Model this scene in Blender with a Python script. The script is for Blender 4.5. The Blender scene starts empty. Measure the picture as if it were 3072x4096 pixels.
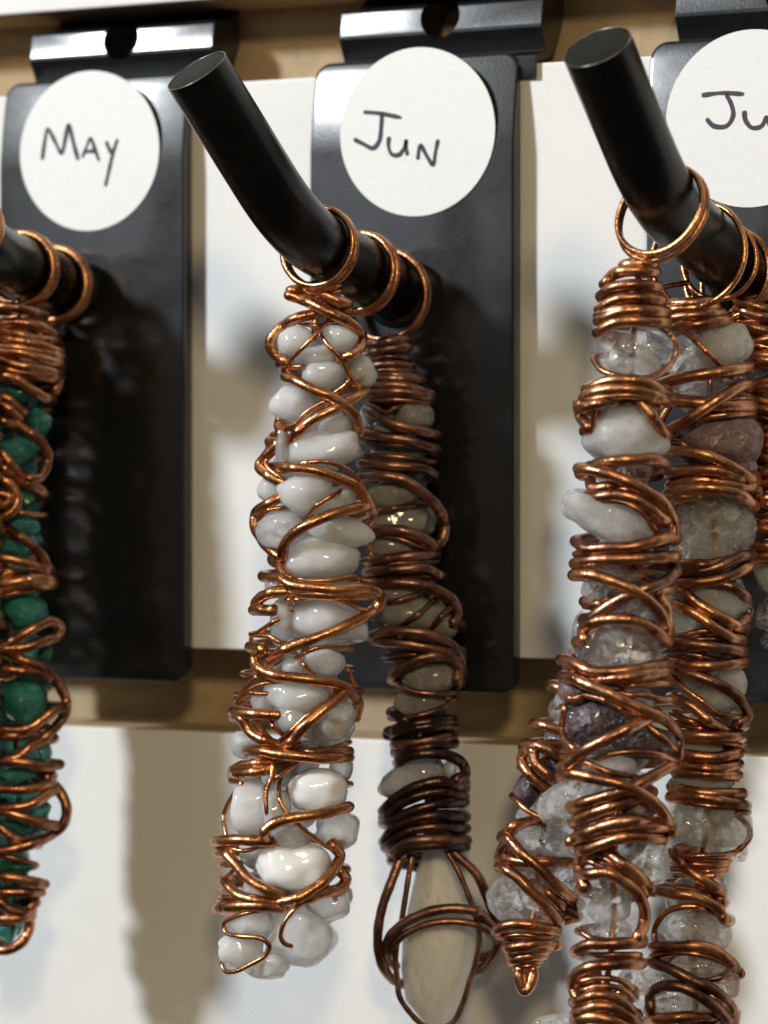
import bpy, bmesh, math, random
import numpy as np
from mathutils import Vector, Matrix, noise

# ------------------------------------------------------------------ camera
SC = bpy.context.scene
MM = 0.001
PXS = 0.0545e-3 / 1.852            # metres per photo pixel on the wall at the picture centre
FPX = 6000 * 1.852                 # focal length in photo pixels (3072 x 4096)
DIST = FPX * PXS
TH, PI_ = math.radians(24), math.radians(0.98)
FW = Vector((-math.sin(TH) * math.cos(PI_), math.cos(TH) * math.cos(PI_), -math.sin(PI_)))
RT = Vector((math.cos(TH), math.sin(TH), 0))
UP = RT.cross(FW)
CAM = -FW * DIST
cd = bpy.data.cameras.new('camera')
cam = bpy.data.objects.new('camera', cd)
SC.collection.objects.link(cam)
SC.camera = cam
cam.matrix_world = Matrix.Translation(CAM) @ Matrix((RT, UP, -FW)).transposed().to_4x4()
cd.sensor_fit = 'VERTICAL'
cd.sensor_height = 36
cd.lens = 36 * FPX / 4096
cd.clip_start, cd.clip_end = 0.01, 20
cd.dof.use_dof = True
cd.dof.focus_distance = 0.297
cd.dof.aperture_fstop = 26

# ------------------------------------------------------------------ light
w = bpy.data.worlds.new('World')
SC.world = w
w.use_nodes = True
_nt = w.node_tree                       # the shop around: pale ceiling above, dark floor below
_tc = _nt.nodes.new('ShaderNodeTexCoord')
_sx = _nt.nodes.new('ShaderNodeSeparateXYZ')
_rp = _nt.nodes.new('ShaderNodeValToRGB')
_mr = _nt.nodes.new('ShaderNodeMapRange')
_mr.inputs[1].default_value, _mr.inputs[2].default_value = -1, 1
_rp.color_ramp.elements[0].position, _rp.color_ramp.elements[0].color = 0.30, (0.22, 0.155, 0.105, 1)
_rp.color_ramp.elements[1].position, _rp.color_ramp.elements[1].color = 0.80, (1.0, 0.90, 0.77, 1)
_nt.links.new(_tc.outputs['Generated'], _sx.inputs[0])
_nt.links.new(_sx.outputs['Z'], _mr.inputs[0])
_nt.links.new(_mr.outputs[0], _rp.inputs[0])
_nt.links.new(_rp.outputs[0], _nt.nodes['Background'].inputs[0])
_nt.nodes['Background'].inputs[1].default_value = 0.21

def lamp(name, direction, dist, size, power, col, aim=(0, -0.01, 0)):
    ld = bpy.data.lights.new(name, 'AREA')
    ld.shape = 'DISK'
    ld.size, ld.energy, ld.color = size, power, col
    o = bpy.data.objects.new(name, ld)
    SC.collection.objects.link(o)
    d = Vector(direction).normalized()
    o.location = Vector(aim) + d * dist
    o.rotation_euler = d.to_track_quat('Z', 'Y').to_euler()
    return o
lamp('spot_lamp', (-0.69, -1, 0.68), 1.2, 0.13, 14.6, (0.90, 0.955, 1.0))
lamp('shop_lamp', (0.50, -1, 0.50), 1.2, 0.13, 4.0, (1.0, 0.76, 0.42))
panel = lamp('added_sheen_panel', (-0.44, -0.89, 0.175), 1.2, 0.62, 0.28, (0.80, 0.90, 1.0))  # added to put a sheen on the black plates; no such fixture known
panel.data.shape = 'RECTANGLE'
panel.data.size_y = 0.05

SC.view_settings.view_transform = 'Standard'
SC.view_settings.look = 'None'
SC.view_settings.exposure = 0
SC.view_settings.gamma = 1
SC.render.engine = 'CYCLES'
SC.cycles.max_bounces = 12
SC.cycles.transmission_bounces = 10
SC.cycles.transparent_max_bounces = 24
SC.cycles.sample_clamp_indirect = 6
SC.cycles.caustics_reflective = False

# ------------------------------------------------------------------ picture <-> place
def ray(x, y):
    return FW + RT * ((x - 1536) / FPX) - UP * ((y - 2048) / FPX)
def at_wall(x, y, dist_mm):                 # the point seen at (x, y) that lies dist_mm in front of the wall
    r = ray(x, y)
    return CAM + r * ((-dist_mm * MM - CAM.y) / r.y)
def at_depth(x, y, z):
    return CAM + ray(x, y) * z
def depth_of(p):
    return (p - CAM).dot(FW)

# ------------------------------------------------------------------ helpers
COL = SC.collection
def link(o, parent=None, loc=None):
    COL.objects.link(o)
    if parent is not None:
        o.parent = parent
    return o
def mesh_obj(name, verts, faces, mat, parent=None, origin=None, smooth=True):
    """verts are world points; the object's origin is put at `origin`."""
    org = Vector(origin) if origin is not None else Vector((0, 0, 0))
    me = bpy.data.meshes.new(name)
    me.from_pydata([tuple(Vector(v) - org) for v in verts], [], faces)
    if smooth:
        me.polygons.foreach_set('use_smooth', [True] * len(me.polygons))
    me.materials.append(mat)
    me.update()
    o = bpy.data.objects.new(name, me)
    link(o, parent)
    p = Vector((0, 0, 0))
    q = parent
    while q is not None:
        p = p + q.location
        q = q.parent
    o.location = org - p
    return o
def thing(name, loc, label, cat, group=None):
    o = bpy.data.objects.new(name, None)
    o.empty_display_size = 0.005
    link(o)
    o.location = loc
    o['label'], o['category'] = label, cat
    if group:
        o['group'] = group
    return o

def catmull(P, per=7, closed=False):
    P = [Vector(p) for p in P]
    n = len(P)
    out = []
    rng = range(n) if closed else range(n - 1)
    for i in rng:
        if closed:
            a, b, c, d = P[(i - 1) % n], P[i], P[(i + 1) % n], P[(i + 2) % n]
        else:
            b, c = P[i], P[i + 1]
            a = P[i - 1] if i > 0 else b * 2 - c
            d = P[i + 2] if i + 2 < n else c * 2 - b
        # centripetal parameters keep the wire free of kinks
        t0 = 0.0
        t1 = t0 + max(1e-7, (b - a).length) ** 0.5
        t2 = t1 + max(1e-7, (c - b).length) ** 0.5
        t3 = t2 + max(1e-7, (d - c).length) ** 0.5
        for k in range(per):
            t = t1 + (t2 - t1) * k / per
            A1 = a * ((t1 - t) / (t1 - t0)) + b * ((t - t0) / (t1 - t0))
            A2 = b * ((t2 - t) / (t2 - t1)) + c * ((t - t1) / (t2 - t1))
            A3 = c * ((t3 - t) / (t3 - t2)) + d * ((t - t2) / (t3 - t2))
            B1 = A1 * ((t2 - t) / (t2 - t0)) + A2 * ((t - t0) / (t2 - t0))
            B2 = A2 * ((t3 - t) / (t3 - t1)) + A3 * ((t - t1) / (t3 - t1))
            out.append(B1 * ((t2 - t) / (t2 - t1)) + B2 * ((t - t1) / (t2 - t1)))
    if not closed:
        out.append(P[-1])
    return out

class Tubes:
    """several runs of one wire gathered into one mesh"""
    def __init__(self):
        self.v, self.f = [], []
    def add(self, pts, r, closed=False, sides=10, wear=0.13):
        n = len(pts)
        base = len(self.v)
        tan = []
        for i in range(n):
            if closed:
                t = pts[(i + 1) % n] - pts[(i - 1) % n]
            else:
                t = pts[min(i + 1, n - 1)] - pts[max(i - 1, 0)]
            tan.append(t.normalized() if t.length > 1e-9 else Vector((0, 0, 1)))
        nrm = tan[0].orthogonal().normalized()
        for i in range(n):
            nrm = (nrm - tan[i] * nrm.dot(tan[i]))
            nrm = nrm.normalized() if nrm.length > 1e-9 else tan[i].orthogonal().normalized()
            bi = tan[i].cross(nrm)
            rr = r(i / (n - 1)) if callable(r) else r
            if wear:
                rr *= 1 + wear * noise.noise(pts[i] * 900)
            for k in range(sides):
                a = 2 * math.pi * k / sides
                self.v.append(pts[i] + nrm * (rr * math.cos(a)) + bi * (rr * math.sin(a)))
        m = n if closed else n - 1
        for i in range(m):
            j = (i + 1) % n
            for k in range(sides):
                l = (k + 1) % sides
                self.f.append((base + i * sides + k, base + i * sides + l, base + j * sides + l, base + j * sides + k))
        if not closed:
            self.f.append(tuple(base + k for k in reversed(range(sides))))
            self.f.append(tuple(base + (n - 1) * sides + k for k in range(sides)))
    def build(self, name, mat, parent, origin):
        return mesh_obj(name, self.v, self.f, mat, parent, origin)

def box(b, x0, x1, y0, y1, z0, z1):
    vs = [b.verts.new((x, y, z)) for x in (x0, x1) for y in (y0, y1) for z in (z0, z1)]
    for q in ((0, 1, 3, 2), (4, 6, 7, 5), (0, 4, 5, 1), (2, 3, 7, 6), (0, 2, 6, 4), (1, 5, 7, 3)):
        b.faces.new([vs[i] for i in q])
    bmesh.ops.recalc_face_normals(b, faces=b.faces)
def bm_obj(name, b, mat, parent=None, origin=(0, 0, 0), smooth=False, bevel=0, seg=3):
    bmesh.ops.recalc_face_normals(b, faces=b.faces)
    if bevel:
        bmesh.ops.bevel(b, geom=[e for e in b.edges if len(e.link_faces) == 2 and e.calc_face_angle(0) > 0.6], offset=bevel, segments=seg, profile=0.6, affect='EDGES', clamp_overlap=True)
    vs = [v.co.copy() for v in b.verts]
    b.verts.index_update()
    fs = [[v.index for v in f.verts] for f in b.faces]
    b.free()
    o = mesh_obj(name, vs, fs, mat, parent, origin, smooth)
    return o
def smooth_by_angle(o, ang=40):
    me = o.data
    me.polygons.foreach_set('use_smooth', [True] * len(me.polygons))
    b = bmesh.new()
    b.from_mesh(me)
    for e in b.edges:
        if len(e.link_faces) == 2 and e.calc_face_angle(0) > math.radians(ang):
            e.smooth = False
    b.to_mesh(me)
    b.free()

# ------------------------------------------------------------------ materials
def mat(name):
    m = bpy.data.materials.new(name)
    m.use_nodes = True
    nt = m.node_tree
    return m, nt, nt.nodes['Principled BSDF']
def nd(nt, t, **k):
    n = nt.nodes.new(t)
    for a, v in k.items():
        setattr(n, a, v)
    return n
def tex_noise(nt, scale, detail=4, rough=0.55, vec=None):
    n = nd(nt, 'ShaderNodeTexNoise')
    n.inputs['Scale'].default_value = scale
    n.inputs['Detail'].default_value = detail
    n.inputs['Roughness'].default_value = rough
    if vec is None:
        tc = nd(nt, 'ShaderNodeTexCoord')
        vec = tc.outputs['Object']
    nt.links.new(vec, n.inputs['Vector'])
    return n.outputs['Fac']
def ramp(nt, fac, stops):
    r = nd(nt, 'ShaderNodeValToRGB')
    el = r.color_ramp.elements
    while len(el) < len(stops):
        el.new(0.5)
    for e, (p, c) in zip(el, stops):
        e.position = p
        e.color = (*c, 1) if len(c) == 3 else c
    nt.links.new(fac, r.inputs[0])
    return r.outputs[0]
def maprange(nt, fac, a, b, c, d):
    m = nd(nt, 'ShaderNodeMapRange')
    for i, v in enumerate((a, b, c, d)):
        m.inputs[i + 1].default_value = v
    nt.links.new(fac, m.inputs[0])
    return m.outputs[0]
def bump(nt, h, strength, dist):
    b = nd(nt, 'ShaderNodeBump')
    b.inputs['Strength'].default_value = strength
    b.inputs['Distance'].default_value = dist
    nt.links.new(h, b.inputs['Height'])
    return b.outputs[0]

def copper(name, new, mid, old, bias, rough=(0.24, 0.42)):
    m, nt, p = mat(name)
    p.inputs['Metallic'].default_value = 1
    f = tex_noise(nt, 260, 5, 0.62)
    c = ramp(nt, f, [(bias - 0.17, old), (bias, mid), (bias + 0.15, new)])
    nt.links.new(c, p.inputs['Base Color'])
    g = tex_noise(nt, 900, 3)
    nt.links.new(maprange(nt, g, 0.3, 0.7, rough[1], rough[0]), p.inputs['Roughness'])
    p.inputs['Coat Weight'].default_value = 0.12
    p.inputs['Coat Roughness'].default_value = 0.18
    h = tex_noise(nt, 2200, 3, 0.6)
    nt.links.new(bump(nt, h, 0.45, 0.00014), p.inputs['Normal'])
    return m
CU_BRIGHT = copper('copper_bright', (0.76, 0.385, 0.175), (0.52, 0.23, 0.105), (0.19, 0.075, 0.043), 0.46, (0.23, 0.38))
CU_MID = copper('copper_toned', (0.72, 0.37, 0.18), (0.45, 0.205, 0.11), (0.155, 0.066, 0.044), 0.48, (0.24, 0.40))
CU_DARK = copper('copper_brown', (0.44, 0.235, 0.155), (0.26, 0.135, 0.094), (0.10, 0.052, 0.042), 0.49, (0.27, 0.44))
CU_BLACK = copper('copper_blackened', (0.27, 0.14, 0.095), (0.11, 0.062, 0.05), (0.045, 0.03, 0.03), 0.53, (0.24, 0.40))

def stone_mat(name, c0, c1, trans=0.0, sss=0.0, rough=0.1, rad=0.002, scale=500, bmp=0.12, bscale=420, cracks=0.0, ior=1.53, coat=0.0, clear=0.0):
    m, nt, p = mat(name)
    oi = nd(nt, 'ShaderNodeObjectInfo')
    tc = nd(nt, 'ShaderNodeTexCoord')
    ad = nd(nt, 'ShaderNodeVectorMath', operation='ADD')
    sc = nd(nt, 'ShaderNodeVectorMath', operation='SCALE')
    sc.inputs[3].default_value = 0.37
    cb = nd(nt, 'ShaderNodeCombineXYZ')
    for i in range(3):
        nt.links.new(oi.outputs['Random'], cb.inputs[i])
    nt.links.new(cb.outputs[0], sc.inputs[0])
    nt.links.new(tc.outputs['Object'], ad.inputs[0])
    nt.links.new(sc.outputs[0], ad.inputs[1])
    v = ad.outputs[0]
    f = tex_noise(nt, scale, 4, 0.6, v)
    nt.links.new(ramp(nt, f, [(0.36, c0), (0.62, c1)]), p.inputs['Base Color'])
    p.inputs['Roughness'].default_value = rough
    p.inputs['IOR'].default_value = ior
    p.inputs['Subsurface Weight'].default_value = sss
    p.inputs['Subsurface Radius'].default_value = (1, 0.95, 0.9)
    p.inputs['Subsurface Scale'].default_value = rad
    p.inputs['Coat Weight'].default_value = coat
    p.inputs['Coat Roughness'].default_value = 0.05
    if cracks:
        cloud = maprange(nt, tex_noise(nt, 330, 5, 0.7, v), 0.50, 0.74, trans, trans * (1 - cracks))
        fleck = maprange(nt, tex_noise(nt, 1900, 2, 0.5, v), 0.64, 0.69, 1, 1 - cracks)
        mul = nd(nt, 'ShaderNodeMath', operation='MULTIPLY')
        nt.links.new(fleck, mul.inputs[0])
        nt.links.new(cloud, mul.inputs[1])
        nt.links.new(mul.outputs[0], p.inputs['Transmission Weight'])
    else:
        p.inputs['Transmission Weight'].default_value = trans
    h = tex_noise(nt, bscale, 3, 0.5, v)
    nt.links.new(bump(nt, h, bmp, 0.0006), p.inputs['Normal'])
    if clear:                                  # light passes straight through the clear body of the stone
        tr = nd(nt, 'ShaderNodeBsdfTransparent')
        tr.inputs[0].default_value = (*[0.5 + 0.5 * q for q in c1], 1)
        mx = nd(nt, 'ShaderNodeMixShader')
        nt.links.new(maprange(nt, tex_noise(nt, 520, 4, 0.65, v), 0.35, 0.65, min(0.9, clear * 1.3), clear * 0.7), mx.inputs[0])
        nt.links.new(p.outputs[0], mx.inputs[1])
        nt.links.new(tr.outputs[0], mx.inputs[2])
        nt.links.new(mx.outputs[0], nt.nodes['Material Output'].inputs['Surface'])
    return m
ST = {
    'm': stone_mat('milky_stone', (0.86, 0.815, 0.80), (0.97, 0.945, 0.935), trans=0.15, sss=1.0, rough=0.08, rad=0.005, bmp=0.03, bscale=300, clear=0.16),
    'w': stone_mat('white_stone', (0.86, 0.86, 0.855), (0.95, 0.945, 0.935), trans=0.0, sss=0.8, rough=0.12, rad=0.003, bmp=0.2),
    'c': stone_mat('cloudy_stone', (0.90, 0.885, 0.88), (0.97, 0.96, 0.955), trans=0.45, sss=0.8, rough=0.05, rad=0.005, bmp=0.05, bscale=300, clear=0.30),
    'q': stone_mat('clear_quartz', (0.97, 0.955, 0.945), (0.995, 0.985, 0.98), trans=0.97, rough=0.012, bmp=0.6, bscale=480, cracks=0.35, clear=0.66),
    'p': stone_mat('pink_quartz', (0.94, 0.86, 0.83), (0.985, 0.945, 0.925), trans=0.92, sss=0.4, rough=0.02, bmp=0.7, bscale=520, cracks=0.5, clear=0.56),
    'f': stone_mat('foggy_quartz', (0.93, 0.885, 0.87), (0.98, 0.955, 0.945), trans=0.40, sss=0.9, rough=0.03, rad=0.005, bmp=0.55, bscale=900, cracks=0.35, clear=0.24),
    'n': stone_mat('green_tinted_quartz', (0.88, 0.895, 0.83), (0.97, 0.97, 0.945), trans=0.88, sss=0.4, rough=0.02, bmp=0.7, bscale=520, cracks=0.55, clear=0.52),
    'g': stone_mat('grey_moonstone', (0.36, 0.335, 0.315), (0.55, 0.52, 0.495), trans=0.35, sss=0.4, rough=0.09, rad=0.003, bmp=0.2, bscale=500, clear=0.15),
    'v': stone_mat('violet_druse', (0.04, 0.028, 0.036), (0.15, 0.115, 0.135), trans=0.10, rough=0.14, scale=900, bmp=0.9, bscale=1400, coat=0.5),
    'u': stone_mat('mauve_stone', (0.14, 0.085, 0.09), (0.26, 0.18, 0.19), rough=0.30, scale=700, bmp=0.6, bscale=1100),
    't': stone_mat('teal_stone', (0.03, 0.24, 0.215), (0.10, 0.50, 0.46), trans=0.35, rough=0.12, scale=420, bmp=0.25, bscale=500, coat=0.4, clear=0.18),
    'e': stone_mat('green_stone', (0.03, 0.17, 0.10), (0.08, 0.30, 0.19), trans=0.3, rough=0.15, scale=420, bmp=0.25, bscale=500, clear=0.15),
}
def crystal_mat():
    m, nt, p = mat('beige_crystal')
    tc = nd(nt, 'ShaderNodeTexCoord')
    mp = nd(nt, 'ShaderNodeMapping')
    mp.inputs['Scale'].default_value = (1, 1, 0.34)
    nt.links.new(tc.outputs['Object'], mp.inputs[0])
    f = tex_noise(nt, 760, 7, 0.70, mp.outputs[0])
    nt.links.new(ramp(nt, f, [(0.32, (0.72, 0.69, 0.61)), (0.42, (0.92, 0.91, 0.87)), (0.56, (1.0, 1.0, 0.985))]), p.inputs['Base Color'])
    p.inputs['Subsurface Weight'].default_value = 0.8
    p.inputs['Subsurface Radius'].default_value = (1, 0.95, 0.88)
    p.inputs['Subsurface Scale'].default_value = 0.003
    p.inputs['Transmission Weight'].default_value = 0.0
    p.inputs['Roughness'].default_value = 0.22
    nt.links.new(bump(nt, f, 0.6, 0.0005), p.inputs['Normal'])
    return m
CRYSTAL = crystal_mat()
def veil_mat():
    m, nt, p = mat('fracture_veil')
    p.inputs['Base Color'].default_value = (0.97, 0.955, 0.945, 1)
    p.inputs['Roughness'].default_value = 0.12
    p.inputs['Subsurface Weight'].default_value = 0
    tl = nd(nt, 'ShaderNodeBsdfTranslucent')
    tl.inputs[0].default_value = (0.95, 0.94, 0.93, 1)
    tr = nd(nt, 'ShaderNodeBsdfTransparent')
    m1, m2 = nd(nt, 'ShaderNodeMixShader'), nd(nt, 'ShaderNodeMixShader')
    m1.inputs[0].default_value = 0.35
    nt.links.new(p.outputs[0], m1.inputs[1])
    nt.links.new(tl.outputs[0], m1.inputs[2])
    nt.links.new(maprange(nt, tex_noise(nt, 1800, 3), 0.35, 0.65, 0.0, 0.75), m2.inputs[0])
    nt.links.new(m1.outputs[0], m2.inputs[1])
    nt.links.new(tr.outputs[0], m2.inputs[2])
    nt.links.new(m2.outputs[0], nt.nodes['Material Output'].inputs['Surface'])
    return m
VEIL = veil_mat()

def plain(name, col, rough, var=0.0, scale=200, bmp=0, bscale=3000, bd=0.0001, spec=0.5, metal=0, coat=0, cr=0.15, rv=0):
    m, nt, p = mat(name)
    if rv:
        nt.links.new(maprange(nt, tex_noise(nt, 170, 6, 0.7), 0.3, 0.7, rough - rv, rough + rv), p.inputs['Roughness'])
    p.inputs['Coat Weight'].default_value = coat
    p.inputs['Coat Roughness'].default_value = cr
    p.inputs['Roughness'].default_value = rough
    p.inputs['Specular IOR Level'].default_value = spec
    p.inputs['Metallic'].default_value = metal
    if var:
        f = tex_noise(nt, scale, 5)
        nt.links.new(ramp(nt, f, [(0.3, tuple(c * (1 - var) for c in col)), (0.7, tuple(min(1, c * (1 + var)) for c in col))]), p.inputs['Base Color'])
    else:
        p.inputs['Base Color'].default_value = (*col, 1)
    if bmp:
        nt.links.new(bump(nt, tex_noise(nt, bscale, 3), bmp, bd), p.inputs['Normal'])
    return m
WHITE = plain('white_laminate', (0.81, 0.81, 0.80), 0.42, 0.04, 45, 0.05, 1500)
MDF = plain('tan_fibreboard', (0.44, 0.33, 0.20), 0.75, 0.16, 260, 0.4, 1800)
PLASTIC = plain('black_plastic', (0.008, 0.0085, 0.010), 0.37, 0.25, 500, 0.20, 2600, spec=0.30, coat=0.7, cr=0.16, rv=0.10)
RODM = plain('black_coated_steel', (0.003, 0.003, 0.003), 0.28, 0.3, 700, 0.15, 2200, spec=0.38, rv=0.09)
CAPM = plain('dull_dark_cap', (0.010, 0.0098, 0.007), 0.6, 0.3, 600, 0.3, 2500, spec=0.15)
RIM = plain('worn_steel_rim', (0.16, 0.155, 0.145), 0.35, 0.8, 900, metal=1)
PAPER = plain('white_sticker_paper', (0.84, 0.85, 0.86), 0.42, 0.02, 700, 0.22, 2600)
INK = plain('pen_ink', (0.045, 0.035, 0.055), 0.6, 0.3, 900)

# ------------------------------------------------------------------ slat wall
Z_MID_TOP = at_wall(1040, 318, 0).z          # top edge of the white slat
Z_MID_BOT = at_wall(800, 2597, 0).z
Z_LOW_TOP = at_wall(800, 2925, 0).z
PERIOD = Z_MID_TOP - Z_LOW_TOP
GAP = Z_MID_BOT - Z_LOW_TOP
GD = 9.5 * MM
b = bmesh.new()
box(b, -0.19, 0.17, GD, GD + 0.006, -0.17, 0.15)
wall = bm_obj('wall', b, MDF)
wall['kind'] = 'structure'
for k in (1, 0, -1):
    zt = Z_MID_TOP + k * PERIOD
    zb = zt - (PERIOD - GAP)
    b = bmesh.new()
    box(b, -0.19, 0.17, 0.7 * MM, 0.0094, zb, zt)
    s = bm_obj('slat', b, MDF, wall, (0, 0, zb), bevel=0.0004)
    b = bmesh.new()
    box(b, -0.19, 0.17, 0.0, 0.00068, zb + 0.0001, zt - 0.0001)
    bm_obj('white_facing', b, WHITE, s, (0, 0, zb), bevel=0.00025)

# ------------------------------------------------------------------ display hooks
PF = 2.8                                     # plate front, mm in front of the wall
PL_W = (at_wall(2062, 1200, PF) - at_wall(1245, 1200, PF)).x
PL_T = at_wall(1500, 232, PF).z
PL_B = at_wall(1500, 2760, PF).z
CLIP_X0 = at_wall(1368, 100, -1.3).x - at_wall(1245, 1200, PF).x
CLIP_X1 = at_wall(2178, 60, -1.3).x - at_wall(1245, 1200, PF).x
def rounded_rect(x0, x1, z0, z1, r, n=6):
    pts = []
    for cx, cz, a0 in ((x1 - r, z1 - r, 0), (x0 + r, z1 - r, 90), (x0 + r, z0 + r, 180), (x1 - r, z0 + r, 270)):
        for i in range(n + 1):
            a = math.radians(a0 + 90 * i / n)
            pts.append((cx + r * math.cos(a), cz + r * math.sin(a)))
    return pts
def prism(b, pts, y0, y1):
    lo = [b.verts.new((x, y0, z)) for x, z in pts]
    hi = [b.verts.new((x, y1, z)) for x, z in pts]
    n = len(pts)
    b.faces.new(lo)
    b.faces.new(list(reversed(hi)))
    for i in range(n):
        b.faces.new((lo[i], lo[(i + 1) % n], hi[(i + 1) % n], hi[i]))

def ribbon(strokes, y_mm, width):
    """pen strokes (photo pixels) laid flat on the sticker"""
    v, f = [], []
    for st in strokes:
        pts = catmull([at_wall(x, y, y_mm) for x, y in st], 6)
        base = len(v)
        n = len(pts)
        for i, p in enumerate(pts):
            t = (pts[min(i + 1, n - 1)] - pts[max(i - 1, 0)])
            t = Vector((t.x, 0, t.z)).normalized()
            s = Vector((-t.z, 0, t.x))
            wv = width * (0.72 + 0.35 * noise.noise(p * 900) + (0.28 if 0 < i < n - 1 else 0))
            v += [p + s * wv / 2, p - s * wv / 2]
            if i:
                k = base + 2 * i
                f.append((k - 2, k - 1, k + 1, k))
    return v, f

def z1(*p):
    return [(x * 0.926, y * 0.926) for x, y in p]
def z2(*p):
    return [(1536 + x * 0.926, y * 0.926) for x, y in p]
HAND = {
    'may': [z1((182, 690), (192, 620), (206, 558), (238, 612), (266, 662), (282, 600), (296, 540), (318, 620), (338, 692)),
            z1((355, 682), (372, 640), (391, 598), (410, 645), (428, 696)), z1((364, 656), (414, 652)),
            z1((458, 610), (470, 640), (484, 664)), z1((508, 600), (490, 655), (472, 730), (455, 806))],
    'jun': [z1((1570, 484), (1640, 490), (1735, 509)), z1((1650, 492), (1646, 560), (1638, 610), (1612, 640), (1570, 622), (1528, 601)),
            z2((22, 590), (20, 636), (36, 668), (66, 668), (88, 636), (96, 602)), z2((96, 602), (96, 640), (102, 672)),
            z2((146, 690), (150, 655), (158, 628), (184, 672), (212, 712), (222, 660), (234, 602))],
    'jul': [z2((1372, 412), (1460, 402), (1556, 407)), z2((1478, 408), (1500, 450), (1508, 500), (1480, 544), (1424, 544), (1392, 512)),
            z2((1556, 478), (1562, 520), (1590, 552), (1630, 545), (1655, 500)), z2((1655, 500), (1664, 530), (1674, 552))],
}
STICK = {'may': (193, 326), 'jun': (901, 285), 'jul': (1622, 256)}       # centres, 1659-wide coordinates
HOOKS = {}
def display_hook(key, left_px, base_px, bend_px, tip_px, label):
    xl = at_wall(left_px, 1200, PF).x
    xr = xl + PL_W
    base = at_wall(*base_px, PF)
    h = thing('display_hook', (base.x, -PF * MM, PL_B), label, 'display hook', 'black display hooks clipped to the slat wall')
    # back plate
    b = bmesh.new()
    prism(b, rounded_rect(xl, xr, PL_B, PL_T, 1.9 * MM), -PF * MM, -0.35 * MM)
    bmesh.ops.recalc_face_normals(b, faces=b.faces)
    bmesh.ops.bevel(b, geom=[e for e in b.edges if len(e.link_faces) == 2 and e.calc_face_angle(0) > 0.6], offset=0.45 * MM, segments=3, profile=0.6, affect='EDGES', clamp_overlap=True)
    for k in range(1, 12):                    # the plate's head leans back towards the groove
        bmesh.ops.bisect_plane(b, geom=b.verts[:] + b.edges[:] + b.faces[:], plane_co=(0, 0, PL_T - k * MM), plane_no=(0, 0, 1))
    for v in b.verts:
        q = (v.co.z - (PL_T - 11 * MM)) / (11 * MM)
        if q > 0 and v.co.y < -1 * MM:
            v.co.y += 1.75 * MM * q ** 1.35
    pl = bm_obj('back_plate', b, PLASTIC, h, (xl, 0, PL_B))
    smooth_by_angle(pl, 35)
    # the clip: rises from the plate, slopes back into the groove, a round hole through its middle
    xa = xl + CLIP_X0
    xb = xl + CLIP_X1
    zt = PL_T
    prof = [(-0.75, -3.0), (-0.75, -0.5), (2.4, 0.5), (0.9, 3.0), (1.05, 3.4), (1.58, 6.2), (2.2, 6.7), (6.0, 7.0), (8.4, 9.0), (8.4, 5.0), (4.2, 0.0), (1.2, -0.95), (-0.42, -1.2), (-0.42, -3.0)]
    b = bmesh.new()
    A = [b.verts.new((xa, y * MM, zt + z * MM)) for y, z in prof]
    B = [b.verts.new((xb, y * MM, zt + z * MM)) for y, z in prof]
    n = len(prof)
    b.faces.new(A)
    b.faces.new(list(reversed(B)))
    for i in range(n):
        b.faces.new((A[i], A[(i + 1) % n], B[(i + 1) % n], B[i]))
    clip = bm_obj('clip', b, PLASTIC, h, (xa, 0, zt), bevel=0.3 * MM, seg=3)
    cutb = bmesh.new()
    bmesh.ops.create_cone(cutb, cap_ends=True, segments=32, radius1=2.5 * MM, radius2=2.5 * MM, depth=0.03)
    bmesh.ops.rotate(cutb, verts=cutb.verts, cent=(0, 0, 0), matrix=Matrix.Rotation(math.radians(90), 3, 'X'))
    bmesh.ops.translate(cutb, verts=cutb.verts, vec=((xa + xb) / 2, 0, zt + 5.0 * MM))
    cut = bm_obj('cutter', cutb, PLASTIC)
    md = clip.modifiers.new('hole', 'BOOLEAN')
    md.operation, md.object, md.solver = 'DIFFERENCE', cut, 'EXACT'
    bpy.context.view_layer.update()
    dg = bpy.context.evaluated_depsgraph_get()
    nm = bpy.data.meshes.new_from_object(clip.evaluated_get(dg))
    clip.modifiers.clear()
    clip.data = nm
    bpy.data.objects.remove(cut)
    smooth_by_angle(clip, 9)
    # sticker
    sx, sy = STICK[key]
    c = at_wall(sx * 1.852, sy * 1.852, PF)
    r = 9.75 * MM
    b = bmesh.new()
    pts = [(c.x + r * math.cos(2 * math.pi * i / 72), c.z + r * math.sin(2 * math.pi * i / 72)) for i in range(72)]
    prism(b, pts, -(PF + 0.14) * MM, -(PF + 0.01) * MM)
    st = bm_obj('sticker', b, PAPER, h, c)
    v, f = ribbon(HAND[key], PF + 0.16, 0.52 * MM)
    mesh_obj('handwriting', v, f, INK, st, c, False)
    # rod: straight out of the plate, then bent upwards
    P0 = at_wall(*base_px, PF - 1.0)
    P1 = at_wall(*bend_px, 28.5)
    P2 = at_wall(*tip_px, 40)
    rr = 3.55 * MM
    d1, d2 = (P1 - P0).normalized(), (P2 - P1).normalized()
    bl = 6.2 * MM
    path = [P0.lerp(P1 - d1 * bl, i / 8) for i in range(9)]
    for i in range(1, 12):
        t = i / 12
        a, c_, e = P1 - d1 * bl, P1, P1 + d2 * bl
        path.append(a * (1 - t) ** 2 + c_ * 2 * t * (1 - t) + e * t * t)
    path += [(P1 + d2 * bl).lerp(P2, i / 8) for i in range(9)]
    T = Tubes()
    T.add(path, rr, sides=40, wear=0)
    rod = T.build('rod', RODM, h, P0)
    smooth_by_angle(rod, 50)
    # worn rim and sunken cap on the rod's open end
    n1 = d2.orthogonal().normalized()
    n2 = d2.cross(n1)
    T = Tubes()
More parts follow.
